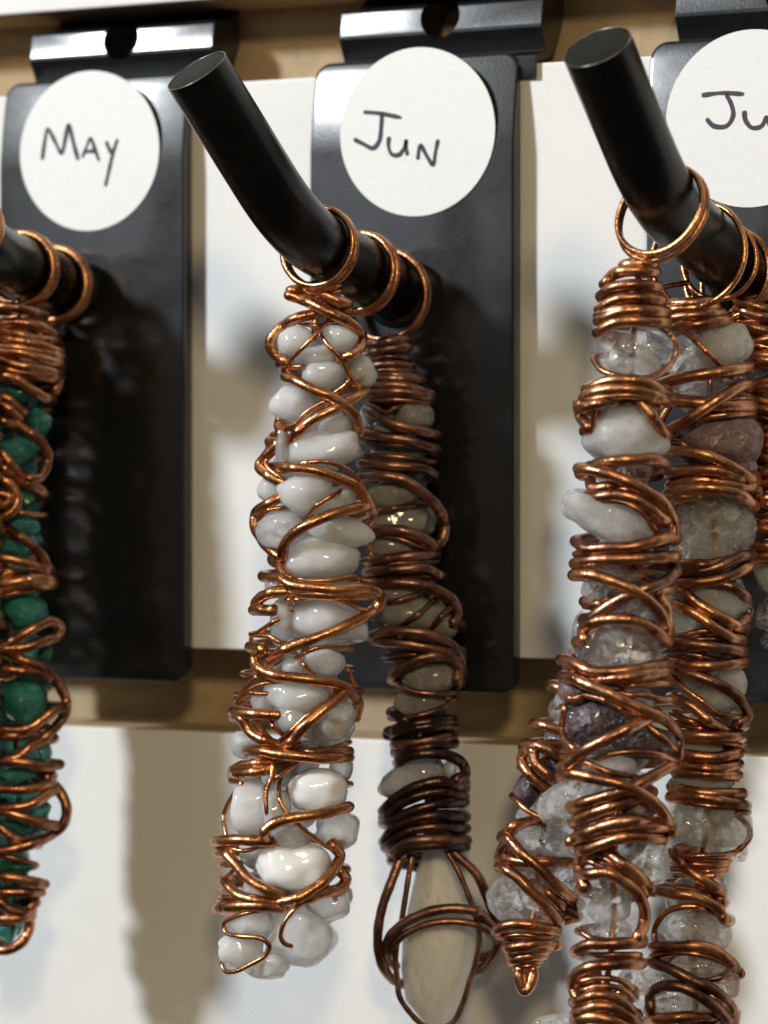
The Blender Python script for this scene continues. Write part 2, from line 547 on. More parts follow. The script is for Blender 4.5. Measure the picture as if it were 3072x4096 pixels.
    T.add([P2 + d2 * 0.02 * MM + (n1 * math.cos(a) + n2 * math.sin(a)) * (rr - 0.07 * MM) for a in [2 * math.pi * i / 48 for i in range(48)]], 0.085 * MM, closed=True, sides=6, wear=0.5)
    T.build('end_rim', RIM, rod, P2)
    v = [P2 + d2 * (0.10 * MM)]
    f = []
    for k, (q, hh) in enumerate(((0.5, 0.09), (0.85, 0.06), (0.955, 0.015))):
        for i in range(40):
            a = 2 * math.pi * i / 40
            v.append(P2 + d2 * hh * MM + (n1 * math.cos(a) + n2 * math.sin(a)) * rr * q)
    for i in range(40):
        j = (i + 1) % 40
        f.append((0, 1 + i, 1 + j))
        for k in range(2):
            f.append((1 + k * 40 + i, 41 + k * 40 + i, 41 + k * 40 + j, 1 + k * 40 + j))
    mesh_obj('end_cap', v, f, CAPM, rod, P2)
    # collar where the rod enters the plate
    T = Tubes()
    Tp = [P0 + Vector((0, -0.7 * MM, 0)), P0 + Vector((0, -1.9 * MM, 0))]
    T.add([Tp[0].lerp(Tp[1], i / 4) for i in range(5)], lambda t: (4.3 - 0.7 * t * t) * MM, sides=36, wear=0)
    smooth_by_angle(T.build('collar', PLASTIC, h, P0), 50)
    HOOKS[key] = (path, P0, P1, P2)
    return h
display_hook('may', -2, (290, 1160), (-100, 985), (-420, 420), 'black display hook and plate with round sticker reading May')
display_hook('jun', 1238, (1600, 1170), (1180, 920), (787, 285), 'black display hook and plate with round sticker reading Jun')
display_hook('jul', 2583, (3000, 1130), (2640, 800), (2390, 190), 'black display hook and plate with round sticker beginning Ju')

# ------------------------------------------------------------------ wire-wrapped pendants
WIN = {c: (830, y, 2 / 3) for c, y in zip('ABCDE', (800, 1500, 2200, 2800, 3359))}
WIN.update({c: (1966, y, 2 / 3) for c, y in zip('FGHIJ', (560, 1200, 1900, 2600, 3359))})
WIN.update({'K': (0, 860, 1 / 3), 'L': (0, 1560, 1 / 3), 'M': (0, 2260, 1 / 3), 'N': (0, 2960, 0.4115), 'S': (0, 0, 1)})
def px(win, x, y):
    ox, oy, s = WIN[win]
    return ox + x * s, oy + y * s
THICK, THIN = 0.63 * MM, 0.34 * MM
_ico = bmesh.new()
bmesh.ops.create_icosphere(_ico, subdivisions=4, radius=1)
ICO_V = [v.co.copy() for v in _ico.verts]
ICO_F = [[v.index for v in f.verts] for f in _ico.faces]
_ico.free()

class Pendant:
    def __init__(self, name, label, hang_mm, hang_px, axis, metal, seed, group, kd=0.8, thin=THIN):
        self.thin = thin
        self.rnd = random.Random(seed)
        self.axis = [(px(a[0], 0, a[1])[1],) + tuple(px(a[0], q, 0)[0] for q in a[2:4]) for a in axis]
        self.axis = [(y, (l + r) / 2, (r - l) / 2) for y, l, r in self.axis]
        p = at_wall(*hang_px, hang_mm)
        self.z = depth_of(p)
        self.mmpx = self.z / FPX
        self.kd = kd
        self.root = thing(name, p, label, 'pendant', group)
        self.p = p
        self.T = {}
        self.metal = metal
        self.k = 0
    def ax(self, y):
        A = self.axis
        if y <= A[0][0]:
            return A[0][1:]
        for (y0, c0, r0), (y1, c1, r1) in zip(A, A[1:]):
            if y <= y1:
                t = (y - y0) / (y1 - y0)
                return c0 + (c1 - c0) * t, r0 + (r1 - r0) * t
        return A[-1][1:]
    def front(self, x, y):
        c, r = self.ax(y)
        u = min(1, abs(x - c) / r)
        return self.kd * r * self.mmpx * math.sqrt(1 - u * u)
    def pt(self, x, y, d):
        return at_depth(x, y, self.z - d)
    def tube(self, name):
        return self.T.setdefault(name, Tubes())
    def wire(self, text):
        """one run of wire: gauge, then window letters and the points traced in them"""
        tok = text.split()
        thick = tok[0][0] == 'T'
        r = THICK if thick else self.thin
        lift = (0.30 if thick else 0.05) * MM + self.rnd.uniform(-0.08, 0.10) * MM
        dark = False
        free = [False, False]
        win, P = None, []
        for t in tok[1:]:
            if t.isalpha() and len(t) == 1:
                win = t
            elif t == '<free':
                free[0] = True
            elif t == 'free>':
                free[1] = True
            elif t == 'dark':
                dark = True
            elif t.startswith('l='):
                lift += float(t[2:]) * MM
            else:
                a, b_ = t.split(',')
                P.append(px(win, float(a), float(b_)))
        # finer sampling first, so that the run follows the round body between traced points
        fine = [(v.x, v.y) for v in catmull([Vector((x, y, 0)) for x, y in P], 4)]
        jit = self.rnd.uniform(0, 99)
        Q = []
        def mid_end(k):
            c, R = self.ax(fine[k][1])
            return abs((fine[k][0] - c) / R) <= 0.62
        sink0, sink1 = mid_end(0) and not free[0], mid_end(-1) and not free[1]
        for k, (x, y) in enumerate(fine):
            wob = noise.noise(Vector((x * 0.011, y * 0.011, jit))) * 0.16 * MM
            if sink0 and k < 4:
                wob -= (0.28 * (4 - k)) * MM
            m_ = len(fine) - 1 - k
            if sink1 and m_ < 4:
                wob -= (0.28 * (4 - m_)) * MM
            Q.append(self.pt(x, y, self.front(x, y) + lift + wob))
        def tail(end):
            (x, y), (x2, y2) = (fine[-1], fine[-3]) if end else (fine[0], fine[2])
            c, R = self.ax(y)
            u = (x - c) / R
            dx, dy = x - x2, y - y2
            L = math.hypot(dx, dy) or 1
            out = []
            if abs(u) > 0.62:                      # wraps round behind the body
                s = 1 if u > 0 else -1
                a0 = math.asin(max(-1, min(1, abs(u))))
                R2 = R * max(1, abs(u))
                d0 = self.front(x, y) + lift
                ysl = max(-30, min(30, dy / L * 60)) + self.rnd.uniform(-6, 10)
                for k in range(1, 6):
                    f = k / 5
                    a = a0 + (math.pi * 0.97 - a0) * f
                    xx = c + s * R2 * math.sin(a)
                    dd = (self.kd * R * self.mmpx + lift) * math.cos(a)
                    if k == 1:
                        dd = min(dd, d0)
                    out.append(self.pt(xx, y + ysl * f, dd))
            else:                                  # dives in between the stones
                f0 = self.front(x, y) + lift - 1.1 * MM
                for k in (1, 2, 3, 4):
                    out.append(self.pt(x + dx / L * 17 * k + (c - x) * 0.06 * k, y + dy / L * 15 * k, f0 * (1 - 0.27 * k) - 0.25 * MM * k))
            return out
        if not free[0]:
            Q = list(reversed(tail(0))) + Q
        if not free[1]:
            Q = Q + tail(1)
        pts = catmull(Q, 4)
        rr = r
        if free[1]:
            rr = lambda t, r=r: r * (1 if t < 0.985 else 0.72)
        elif free[0]:
            rr = lambda t, r=r: r * (1 if t > 0.015 else 0.72)
        self.tube(('dark_%d_' % len(self.T) if dark else '') + ('thick_wire' if thick else 'thin_wire')).add(pts, rr)
    def wires(self, text):
        for ln in text.strip().splitlines():
            if ln.strip():
                self.wire(ln)
    def ring(self, hook, t, radius, drop, yaw=0, pitch=0, n=2, r=0.36, gap=0.75, side=0.0):
        """hanging loops of wire round a display hook's rod"""
        path = HOOKS[hook][0]
        i = t * (len(path) - 1)
        a = path[int(i)]
        b_ = path[min(int(i) + 1, len(path) - 1)]
        c = a.lerp(b_, i - int(i))
        tg = (b_ - a).normalized()
        nn = Vector((tg.x, tg.y, tg.z * 0.6)).normalized()
        nn = Matrix.Rotation(math.radians(yaw), 3, 'Z') @ nn
        nn = Matrix.Rotation(math.radians(pitch), 3, RT) @ nn
        e1 = Vector((0, 0, 1)) - nn * nn.z
        e1.normalize()
        e2 = nn.cross(e1)
        for k in range(n):
            cc = c - e1 * drop * MM + e2 * side * MM + tg * (gap * MM * (k - (n - 1) / 2))
            R = radius * MM * (1 + 0.03 * self.rnd.uniform(-1, 1))
            pts = []
            for j in range(40):
                an = 2 * math.pi * j / 40
                w_ = 1 + 0.025 * noise.noise(Vector((math.cos(an) * 1.3, math.sin(an) * 1.3, k * 7 + t * 31)))
                pts.append(cc + (e1 * math.cos(an) + e2 * math.sin(an)) * R * w_)
            self.tube('hanging_loop').add(pts, r * MM, closed=True)
        return c - e1 * (drop + radius) * MM
    def stone(self, kind, win, x, y, rx, ry, rot=0, rz=None, point=0.0, push=0.0, lump=0.15, name='stone', box_=0.10, mat_=None, facet=False):
        s = WIN[win][2]
        X, Y = px(win, x, y)
        rx, ry = rx * s * self.mmpx * 1.09, ry * s * self.mmpx * 1.09
        rz = (rz * s * self.mmpx) if rz else min(1.25 * min(rx, ry), 0.5 * (rx + ry))
        dc = self.front(X, Y) - rz + push * MM
        c = self.pt(X, Y, dc)
        a = math.radians(rot)
        e1 = RT * math.cos(a) + UP * math.sin(a)
        e2 = -RT * math.sin(a) + UP * math.cos(a)
        e3 = -FW
        sd = Vector((self.rnd.uniform(0, 50), self.rnd.uniform(0, 50), self.rnd.uniform(0, 50)))
        if kind in 'tev':                      # broken chips with softened edges
            hb = bmesh.new()
            for _ in range(34 if kind in 'tev' else 120):
                q = Vector([self.rnd.gauss(0, 1) for _ in range(3)]).normalized() * (self.rnd.uniform(0.92, 1.08) if kind in 'tev' else self.rnd.uniform(0.95, 1.05))
                hb.verts.new((q.x * rx, q.y * ry, q.z * rz))
            r_ = bmesh.ops.convex_hull(hb, input=hb.verts)
            bmesh.ops.delete(hb, geom=[g_ for g_ in r_['geom_interior'] if isinstance(g_, bmesh.types.BMVert)], context='VERTS')
            bmesh.ops.dissolve_limit(hb, angle_limit=0.30, verts=hb.verts, edges=hb.edges)
            bmesh.ops.bevel(hb, geom=list(hb.edges), offset=(0.10 if kind in 'tev' else 0.14) * min(rx, ry), segments=3, profile=0.5, affect='EDGES', clamp_overlap=True)
            bmesh.ops.triangulate(hb, faces=hb.faces)
            hb.verts.index_update()
            V = [c + e1 * v.co.x + e2 * v.co.y + e3 * v.co.z for v in hb.verts]
            Fc = [[v.index for v in f.verts] for f in hb.faces]
            hb.free()
            return mesh_obj(name, V, Fc, mat_ or ST[kind], self.root, c)
        V = []
        for v in ICO_V:
            q = Vector((v.x, v.y, v.z))
            if box_:
                q = Vector([math.copysign(abs(t) ** (1 - box_), t) for t in q])
                q /= max(1.0, q.length * 0.86)
            lump_ = lump * (1.35 if kind in 'mcf' else 1.0)
            g = 1 + lump_ * noise.noise(v * 1.25 + sd) + lump * 0.35 * noise.noise(v * 3.1 + sd)
            if facet:
                g = 1 + lump * 1.2 * noise.cell(v * 2.1 + sd) * 0.4
                g += lump * noise.noise(v * 1.4 + sd)
            q = q * g
            if point:
                q.x *= 1 - point * (q.y + 0.1)          # narrow towards +y
                q.z *= 1 - 0.5 * point * q.y
            V.append(c + e1 * q.x * rx + e2 * q.y * ry + e3 * q.z * rz)
        so = mesh_obj(name, V, ICO_F, mat_ or ST[kind], self.root, c)
        if kind in 'qpn':                         # healed fractures that glint inside the clear stone
            fv, ff = [], []
            for _ in range(24):
                o_ = Vector([self.rnd.gauss(0, 1) for _ in range(3)]).normalized() * (0.70 * self.rnd.random() ** 0.5)
                a1 = Vector([self.rnd.gauss(0, 1) for _ in range(3)]).normalized()
                a2 = a1.orthogonal().normalized()
                sz = self.rnd.uniform(0.10, 0.34)
                n_ = a1.cross(a2) * self.rnd.uniform(-.35, .35)
                k0 = len(fv)
                ring = []
                for k in range(7):
                    an = 2 * math.pi * k / 7
                    rr_ = sz * self.rnd.uniform(0.45, 1.0)
                    ring.append(o_ + (a1 * math.cos(an) * 1.5 + a2 * math.sin(an) * 0.8) * rr_ + n_ * sz * math.cos(2 * an))
                for q in [o_] + ring:
                    fv.append(c + e1 * q.x * rx + e2 * q.y * ry + e3 * q.z * rz)
                ff += [(k0, k0 + 1 + k, k0 + 1 + (k + 1) % 7) for k in range(7)]
            fo = mesh_obj('fracture', fv, ff, VEIL, so, c)
            fo['kind'] = 'stuff'
        return so
    def crystal(self, outline, rz, push):
        """a long tapering crystal: outline rows (y, left, right) in photo pixels, hull of jittered rings"""
        hb = bmesh.new()
        cs = []
        for y, l, r_ in outline:
            cx, hw = (l + r_) / 2, (r_ - l) / 2
            cs.append((cx, y))
            n = 15
            for k in range(n):
                a = 2 * math.pi * (k + self.rnd.uniform(-.28, .28)) / n
                q = self.rnd.uniform(0.97, 1.03)
                hb.verts.new(self.pt(cx + hw * q * math.cos(a), y + self.rnd.uniform(-22, 22), push * MM + rz * MM * hw / 150 * q * math.sin(a)))
        r2 = bmesh.ops.convex_hull(hb, input=hb.verts)
        bmesh.ops.delete(hb, geom=[g_ for g_ in r2['geom_interior'] if isinstance(g_, bmesh.types.BMVert)], context='VERTS')
        bmesh.ops.dissolve_limit(hb, angle_limit=0.10, verts=hb.verts, edges=hb.edges)
        bmesh.ops.bevel(hb, geom=list(hb.edges), offset=0.9 * MM, segments=4, profile=0.5, affect='EDGES', clamp_overlap=True)
        bmesh.ops.triangulate(hb, faces=hb.faces)
        hb.verts.index_update()
        V = [v.co.copy() for v in hb.verts]
        Fc = [[v.index for v in f.verts] for f in hb.faces]
        hb.free()
        cx, y = cs[len(cs) // 2]
        return mesh_obj('crystal', V, Fc, CRYSTAL, self.root, self.pt(cx, y, push * MM))
    def stones(self, text):
        for ln in text.strip().splitlines():
            t = ln.split()
            if not t:
                continue
            kw = {}
            for q in t[6:]:
                k, v = q.split('=')
                kw[{'r': 'rot', 'p': 'point', 'd': 'push', 'z': 'rz', 'l': 'lump', 'b': 'box_'}[k]] = float(v)
            self.stone(t[0], t[1], *[float(q) for q in t[2:6]], **kw)
    def fill(self, kinds, y0, y1, step=1.15, w=0.66, back=0.35):
        """stones strung along the middle, seen through the gaps of the wrap"""
        y, i = y0, 0
        while y < y1:
            c, R = self.ax(y)
            q = min(w * R, 130)
            self.stone(kinds[i % len(kinds)], 'S', c + self.rnd.uniform(-.15, .15) * R, y, q / 1.09, q * 0.72, rot=self.rnd.uniform(-25, 25), push=-(0.55 + back) * R * self.mmpx / MM * self.kd)
            y += q * step * 1.15
            i += 1
    def core(self, end=None):
        pts = []
        y0, y1 = self.axis[0][0] - 20, end or self.axis[-1][0]
        for i in range(14):
            y = y0 + (y1 - y0) * i / 13
            c, R = self.ax(y)
            pts.append(self.pt(c + self.rnd.uniform(-0.12, 0.12) * R, y, self.rnd.uniform(-0.12, 0.12) * R * self.mmpx))
        self.tube('thick_wire').add(catmull(pts, 6), THIN)
    def neck(self, loop_bottom, top_px, turns=3, r=0.36):
        """short twist joining the hanging loop to the wrapped body"""
        a = loop_bottom
        b_ = self.pt(*top_px, 0)
        for ph in (0, math.pi):
            pts = []
            for i in range(30):
                t = i / 29
                an = ph + t * turns * math.pi
                pts.append(a.lerp(b_, t) + (RT * math.cos(an) + FW * math.sin(an)) * 0.42 * MM)
            self.tube('hanging_loop').add(pts, r * MM)
    def finish(self, dark=None):
        for nm, t in self.T.items():
            m = self.metal
            if nm == 'hanging_loop':
                m = CU_BRIGHT if self.metal in (CU_BRIGHT, CU_MID) else CU_MID
            elif nm.startswith('dark_'):
                m = dark or CU_DARK
                nm = 'darkened_strand'
            t.build(nm, m, self.root, self.p)

JUN_G, JUL_G = 'copper pendants on the Jun hook', 'copper pendants on the Jul hook'
# --- Jun hook, pendant of milky white stones
P = Pendant('wire_wrapped_pendant', 'bright copper wire pendant full of milky white stones on the Jun hook', 20.5, (1300, 1190),
    [('A', 560, 590, 800), ('A', 680, 520, 900), ('A', 850, 385, 930), ('B', 0, 470, 950), ('B', 300, 430, 910), ('B', 540, 310, 920), ('B', 680, 310, 970),
     ('B', 900, 285, 995), ('C', 60, 400, 930), ('C', 250, 285, 1050), ('C', 500, 260, 920), ('C', 640, 250, 860), ('C', 850, 170, 905), ('C', 1000, 150, 890),
     ('D', 290, 240, 850), ('D', 430, 150, 860), ('D', 650, 95, 880), ('E', 20, 50, 800), ('E', 250, 90, 845), ('E', 400, 60, 800), ('E', 600, 70, 740), ('E', 800, 70, 560)],
    CU_BRIGHT, 11, JUN_G, thin=0.27 * MM)
lb = P.ring('jun', 0.292, 4.3, 0.40, n=2, gap=0.95, r=0.38)
P.neck(lb, px('A', 680, 590))
lb2 = P.ring('jun', 0.15, 4.45, 0.55, n=2, gap=1.0, r=0.40)
P.neck(lb2, px('A', 800, 660))
P.core()
P.wires('''
t A 600,520 680,545 770,520
t A 600,560 680,580 780,550
T A 500,545 590,540 700,570 790,610 l=-.2
T A 490,572 600,610 740,680 860,740 925,815 915,885 860,930 800,950 l=.25
T A 640,685 540,708 430,775 378,850 400,920 470,970 l=.15
t A 590,745 650,755 720,745
t A 700,750 655,800 580,880 500,960 480,1010 l=.35
t A 660,785 740,890 810,970 850,1050 880,1106 l=.3
t A 500,1005 560,1000 600,1010
T B 468,8 540,40 640,90 740,130 830,190 890,260 905,350 l=.3
T B 945,105 860,150 740,215 640,265 545,340 500,400 l=.2
t B 850,-20 845,40 760,110 l=.2
t B 870,30 900,80 945,110
t B 830,90 700,160 600,220 520,300 l=.3
T B 440,260 430,300 450,355 l=-.4
T B 430,410 350,490 315,550 370,605 475,660 l=-.2
t B 410,445 350,530 430,610 490,640 l=-.1
T B 440,555 520,558 640,572 760,610 880,662 950,740 990,820 l=.3
t B 480,545 600,525 700,520 800,545 870,590 910,640 l=.2
t B 820,688 740,730 660,780 612,832 l=.5
T B 945,790 850,808 740,838 620,890 520,950 462,1020 448,1090 l=.3
T B 450,725 370,770 295,825 285,900 325,985 390,1060 450,1100
t B 440,800 370,810 310,870 300,930 l=.1
t B 1000,830 980,900 962,1000 985,1090 l=-.2
T C 430,75 450,130 490,170 560,190 l=-.1
t C 490,145 560,176 740,182 880,160 915,180 l=.1
T C 440,170 500,208 620,225 800,237 940,232 1020,258 1040,315 980,375 860,440 740,492 600,545 470,595 380,660 l=.4
T C 500,252 640,264 820,270 950,275 l=.1
T C 490,248 380,258 305,298 290,328 340,362 400,360
t C 490,305 640,285 760,296 850,322 920,355 l=.15
t C 495,378 400,430 310,490 262,525 280,565 340,585 l=.2
t C 380,520 430,552 470,560
t C 480,330 490,300 530,290
T C 335,595 285,640 300,700 380,745 520,767 680,787 800,812 870,862 905,920 890,1000 l=.45
t C 830,590 720,580 640,592 560,630 480,690 l=.1
t C 540,640 580,690 625,732 l=.1
t C 450,790 340,802 262,832 185,890 l=.2
t C 400,862 300,862 240,860 180,900 l=.1
t C 300,760 250,800 200,860
T C 820,860 800,880 720,942 640,1010 560,1075 D 500,250 430,305 l=.5
t C 740,880 600,990 500,1085 D 460,220 l=.3
t C 840,720 870,780 900,860 l=.1
T D 165,75 280,84 440,92 l=.1
T D 205,110 255,190 335,240 430,275 l=.2
t D 290,110 335,190 405,255
t D 380,100 395,160 450,205 l=.1
T D 330,308 420,325 560,338 700,352 790,345 l=.45
t D 550,285 640,300 740,290 835,258 l=.25
T D 520,310 620,318 760,310
t D 815,300 858,375 850,450 815,490 l=-.3
T D 155,425 210,395 300,380 375,365 l=.1
T D 175,442 280,432 375,412 l=.3
t D 405,330 392,400 382,470 352,560 355,690 l=.45 free>
t D 520,390 420,462 345,530 l=.5
t D 430,500 435,600 480,680 560,760 620,812 700,870 780,918 795,970 745,1050 640,1120 l=.2
T D 862,636 760,665 640,690 500,710 400,742 342,790 350,832 l=.5 <free
t D 205,500 130,610 97,700 108,790 130,870 162,960 230,1050 330,1110 440,1168
T D 45,852 160,840 260,842 380,850 l=.3
t D 110,872 200,905 330,880 l=-.1
T E 115,90 170,150 240,230 340,292 450,335 l=.2
T E 745,30 795,90 770,160 700,245 620,305 540,350 430,375 l=.3
T E 790,185 830,235 800,288 700,318 600,350 480,372 l=.1
T E 105,258 180,330 280,362 420,382 l=.1
t E 110,225 150,190 165,160
t E 90,340 200,358 300,388 430,400 l=.2
T E 65,412 150,400 300,395 440,408 l=.25
t E 80,370 220,380 420,392
t E 100,300 190,345 300,372
t E 770,365 758,335 700,330 <free
t E 590,360 520,420 460,500 440,580 462,622 510,640 l=.9 free>
t E 440,408 280,430 150,470 98,505 112,558 200,580 320,592 372,640 350,692 270,742 160,792 108,788 80,735 l=.3 free>
''')
P.stones('''
m A 530 850 95 85 r=20
m A 800 835 95 78 r=-10
m A 650 935 120 62 d=-.2
m A 690 1045 120 92 d=.2
m A 915 1030 88 95 r=30
m B 505 170 112 112 p=.12 d=.2
m B 700 440 215 108 r=8 d=.25
m B 770 320 85 95 d=-.1
c B 452 455 42 105 d=.3
m B 385 685 78 72
m B 590 715 142 112 d=.8 p=-.1
m B 815 735 80 65
m B 690 790 120 50
c B 450 930 140 115 d=-.1
m B 800 935 175 88 r=-12 p=.1
m C 675 45 213 122 d=.45 r=-3 b=.15
c C 400 215 48 55
c C 450 420 70 120
m C 715 430 225 135 r=-12 d=.1
m C 700 672 112 76 d=-.1
m C 520 690 70 60
m C 535 880 178 92 r=-5 d=.25
m C 500 1010 100 80 d=.1
c C 760 1030 122 140 d=-.1
c C 330 920 60 70
c D 250 270 105 85
c D 320 350 70 60
w D 665 545 165 122 d=.3 b=.2
c D 800 400 60 80
m D 265 650 118 158 d=.1
m D 410 660 80 120 d=-.3
c D 780 780 125 108
f D 500 820 110 70
w E 520 160 212 140 r=-8 d=.5 b=.2
c E 715 395 138 98 r=20
c E 565 560 175 200 r=38 d=.3
c E 270 505 120 92
m E 190 665 125 98 d=.1
c E 355 755 128 74
c E 300 300 90 60
''')
P.fill('mc', 1420, 3600)
P.finish()

# --- Jun hook, dark pendant ending in a pointed crystal
P = Pendant('wire_wrapped_pendant', 'dark brown copper pendant ending in a caged pointed cream crystal on the Jun hook', 9.3, (1560, 1300),
    [('A', 830, 980, 1190), ('A', 1000, 970, 1220), ('B', 100, 980, 1335), ('B', 380, 930, 1375), ('B', 600, 920, 1360), ('B', 850, 960, 1430), ('B', 1050, 980, 1370), ('C', 130, 955, 1390),
     ('C', 300, 990, 1520), ('C', 520, 975, 1530), ('C', 700, 1095, 1535), ('C', 900, 1120, 1490), ('C', 1050, 1085, 1475), ('D', 250, 1120, 1475), ('D', 400, 1140, 1550),
     ('D', 620, 1050, 1545), ('D', 850, 1055, 1555), ('D', 930, 1110, 1540), ('E', 300, 1050, 1700), ('E', 600, 1010, 1760), ('E', 850, 1100, 1660), ('E', 1000, 1150, 1560), ('E', 1140, 1250, 1480)],
    CU_DARK, 23, JUN_G)
lb = P.ring('jun', 0.05, 5.0, 1.35, n=2, gap=0.8, r=0.42, pitch=4)
P.neck(lb, px('A', 1090, 850))
P.core(3380)
P.wires('''
T A 960,875 1080,850 1190,838
T A 942,930 1060,900 1185,885
t A 960,960 1080,940 1200,950
T A 965,1005 1080,985 1212,1000
t A 980,1035 1080,1020 1220,1030 l=.2
T A 985,1065 1100,1052 1232,1065
T B 985,20 1120,22 1250,32 l=.1
T B 985,70 1150,62 1325,112
T B 990,112 1160,100 1335,135
t B 1000,152 1160,150 1290,162 l=.2
t B 1000,190 1080,225 1120,200 1170,176 l=.4
T B 985,225 1080,280 1200,318 1365,358 l=.2
T B 940,350 1080,375 1200,392 1345,440 l=.1
t B 935,402 1100,420 1250,430 1350,470
t B 925,480 1100,488 1220,500 1350,522 l=.2
T B 925,530 1150,548 1300,562 1355,600 l=.1
T B 925,612 1080,608 1200,640 1320,730 1400,820 1424,920 1395,1010 1340,1030 l=.35
t B 1010,835 1120,800 1235,782 l=.3
T B 985,935 1100,928 1220,948 1330,1000 1365,1050 l=.2
t B 980,970 1120,975 1300,1040
T C 1000,70 1150,44 1325,30
t C 985,102 1180,76 1330,70 l=.2
T C 980,132 1180,115 1310,112 1385,150 l=.2
t C 960,160 1100,158 1260,166
T C 955,205 1080,195 1260,207 1380,240 1475,310 1500,390 1470,440 l=.4
t C 1050,335 1150,302 1270,262 l=.5
t C 1155,452 1260,390 1365,295 l=.5
t C 1345,465 1400,400 1455,345 l=.4
T C 978,522 1060,490 1180,488 1300,502 1440,552 1520,640 1515,720 l=.35
T C 1000,545 1180,562 1300,582 1440,605 l=.2
t C 1105,632 1200,628 1275,632 1400,640 l=.1
t C 1120,660 1250,680 1400,690
T C 1105,765 1180,700 1300,645 1440,642 1510,690 1500,780 l=.4
t C 1145,795 1210,840 1320,862 1480,855 l=.4
t C 1485,900 1380,960 1235,1000 1140,1010 l=.4
T dark C 1120,985 1180,1020 1300,1010
T dark C 1085,1092 1180,1060 1330,1032 1455,1022 l=.2
T dark D 1080,210 1180,180 1330,160 1460,152 l=.2
T D 1140,270 1280,250 1450,222 l=.2
T dark D 1150,310 1280,290 1460,262
T dark D 1155,370 1200,340 1320,322 1440,332 1530,382 1542,450 1480,480 l=.35
T dark D 1055,662 1130,590 1250,522 1400,490 1525,520 l=.3
T dark D 1085,692 1160,622 1280,570 1430,550 1530,575 l=.15
T dark D 1105,722 1250,660 1400,622 1540,610 l=.2
T dark D 1065,842 1120,770 1250,715 1400,690 1548,700 l=.3
T dark D 1065,882 1180,800 1350,762 1552,770 l=.15
T D 1100,925 1180,860 1330,838 1555,842 l=.3
T dark D 1110,955 1200,895 1340,870 1530,880
''')
def cage(P, T_pts, r, dark, d_list):
    pts = [P.pt(*q, d * MM) for q, d in zip(T_pts, d_list)]
    P.tube('thick_wire').add(catmull(pts, 8), r)
e = lambda *p: [px('E', x, y) for x, y in p]
g8 = lambda *p: [(1536 + x * 0.926, 3072 + y * 0.926) for x, y in p]
cage(P, e((1220, -10), (1175, 70), (1100, 260), (1050, 400), (1022, 560), (1032, 700), (1070, 790), (1130, 850), (1250, 880)), 0.56 * MM, False, (0, 1.5, 2.4, 2.6, 2.4, 1.6, 0.4, -1.2, -3))
cage(P, e((1240, -10), (1225, 100), (1208, 210), (1188, 340), (1165, 480), (1140, 600), (1128, 720), (1140, 850), (1152, 940), (1205, 1025), (1290, 1108), (1385, 1140), (1475, 1092), (1530, 985), (1572, 850), (1612, 720), (1632, 600), (1600, 430), (1560, 320), (1500, 180), (1430, 60), (1400, -10)),
     0.34 * MM, False, (1, 2.2, 2.6, 2.8, 2.8, 2.6, 2.3, 2.1, 2.1, 2.1, 2.0, 2.0, 2.0, 2.1, 2.2, 2.4, 2.6, 2.8, 2.8, 2.6, 2.2, 1))
cage(P, e((1440, -20), (1490, 40)) + g8((300, 360), (400, 460), (452, 580), (500, 720), (470, 810), (420, 865), (330, 890)), 0.56 * MM, False, (0, 1.4, 2.2, 2.4, 2.2, 1.6, 0.4, -1.2, -3))
cage(P, e((1130, 760), (1070, 690), (1090, 590), (1180, 500), (1330, 432), (1480, 412), (1620, 430)) + g8((405, 622), (462, 680), (498, 745), (470, 800), (380, 820)), 0.58 * MM, False, (-1.5, 1.4, 2.9, 3.9, 4.4, 4.5, 4.2, 3.8, 2.8, 1.2, -0.4, -2))
cage(P, e((1120, 740), (1102, 655), (1180, 570), (1320, 508), (1470, 490), (1640, 520), (1720, 585), (1740, 640)), 0.45 * MM, False, (0, 2.4, 3.6, 4.2, 4.3, 3.9, 2.6, 0))
P.stones('''
g B 1235 250 115 95 d=.3
g B 960 260 50 70
g B 1090 325 80 40
g B 1110 725 140 75 d=.2
g B 1150 880 170 85 r=-4 d=.1 b=.25
g B 1110 1035 130 62 d=.1
g C 1150 265 110 50 d=.2
g C 1200 380 215 95 r=-6 d=.15 b=.15
g C 1420 455 85 70
g C 1330 760 150 110 d=.2
g C 1280 925 145 95 d=.1
g D 1230 470 200 92 r=20 d=.3 b=.15
c D 1455 410 35 45
g B 1150 480 160 90 d=-1.2
g C 1250 580 150 60 d=-1
''')
P.crystal([px('E', 0, y)[1:] + (px('E', l, 0)[0], px('E', r_, 0)[0]) for y, l, r_ in ((30, 1310, 1400), (180, 1250, 1470), (400, 1200, 1580), (620, 1165, 1625), (800, 1165, 1590), (950, 1190, 1530), (1060, 1270, 1480), (1125, 1350, 1430))], 3.6, -0.4)
P.fill('g', 1500, 3050)
P.finish(CU_BLACK)

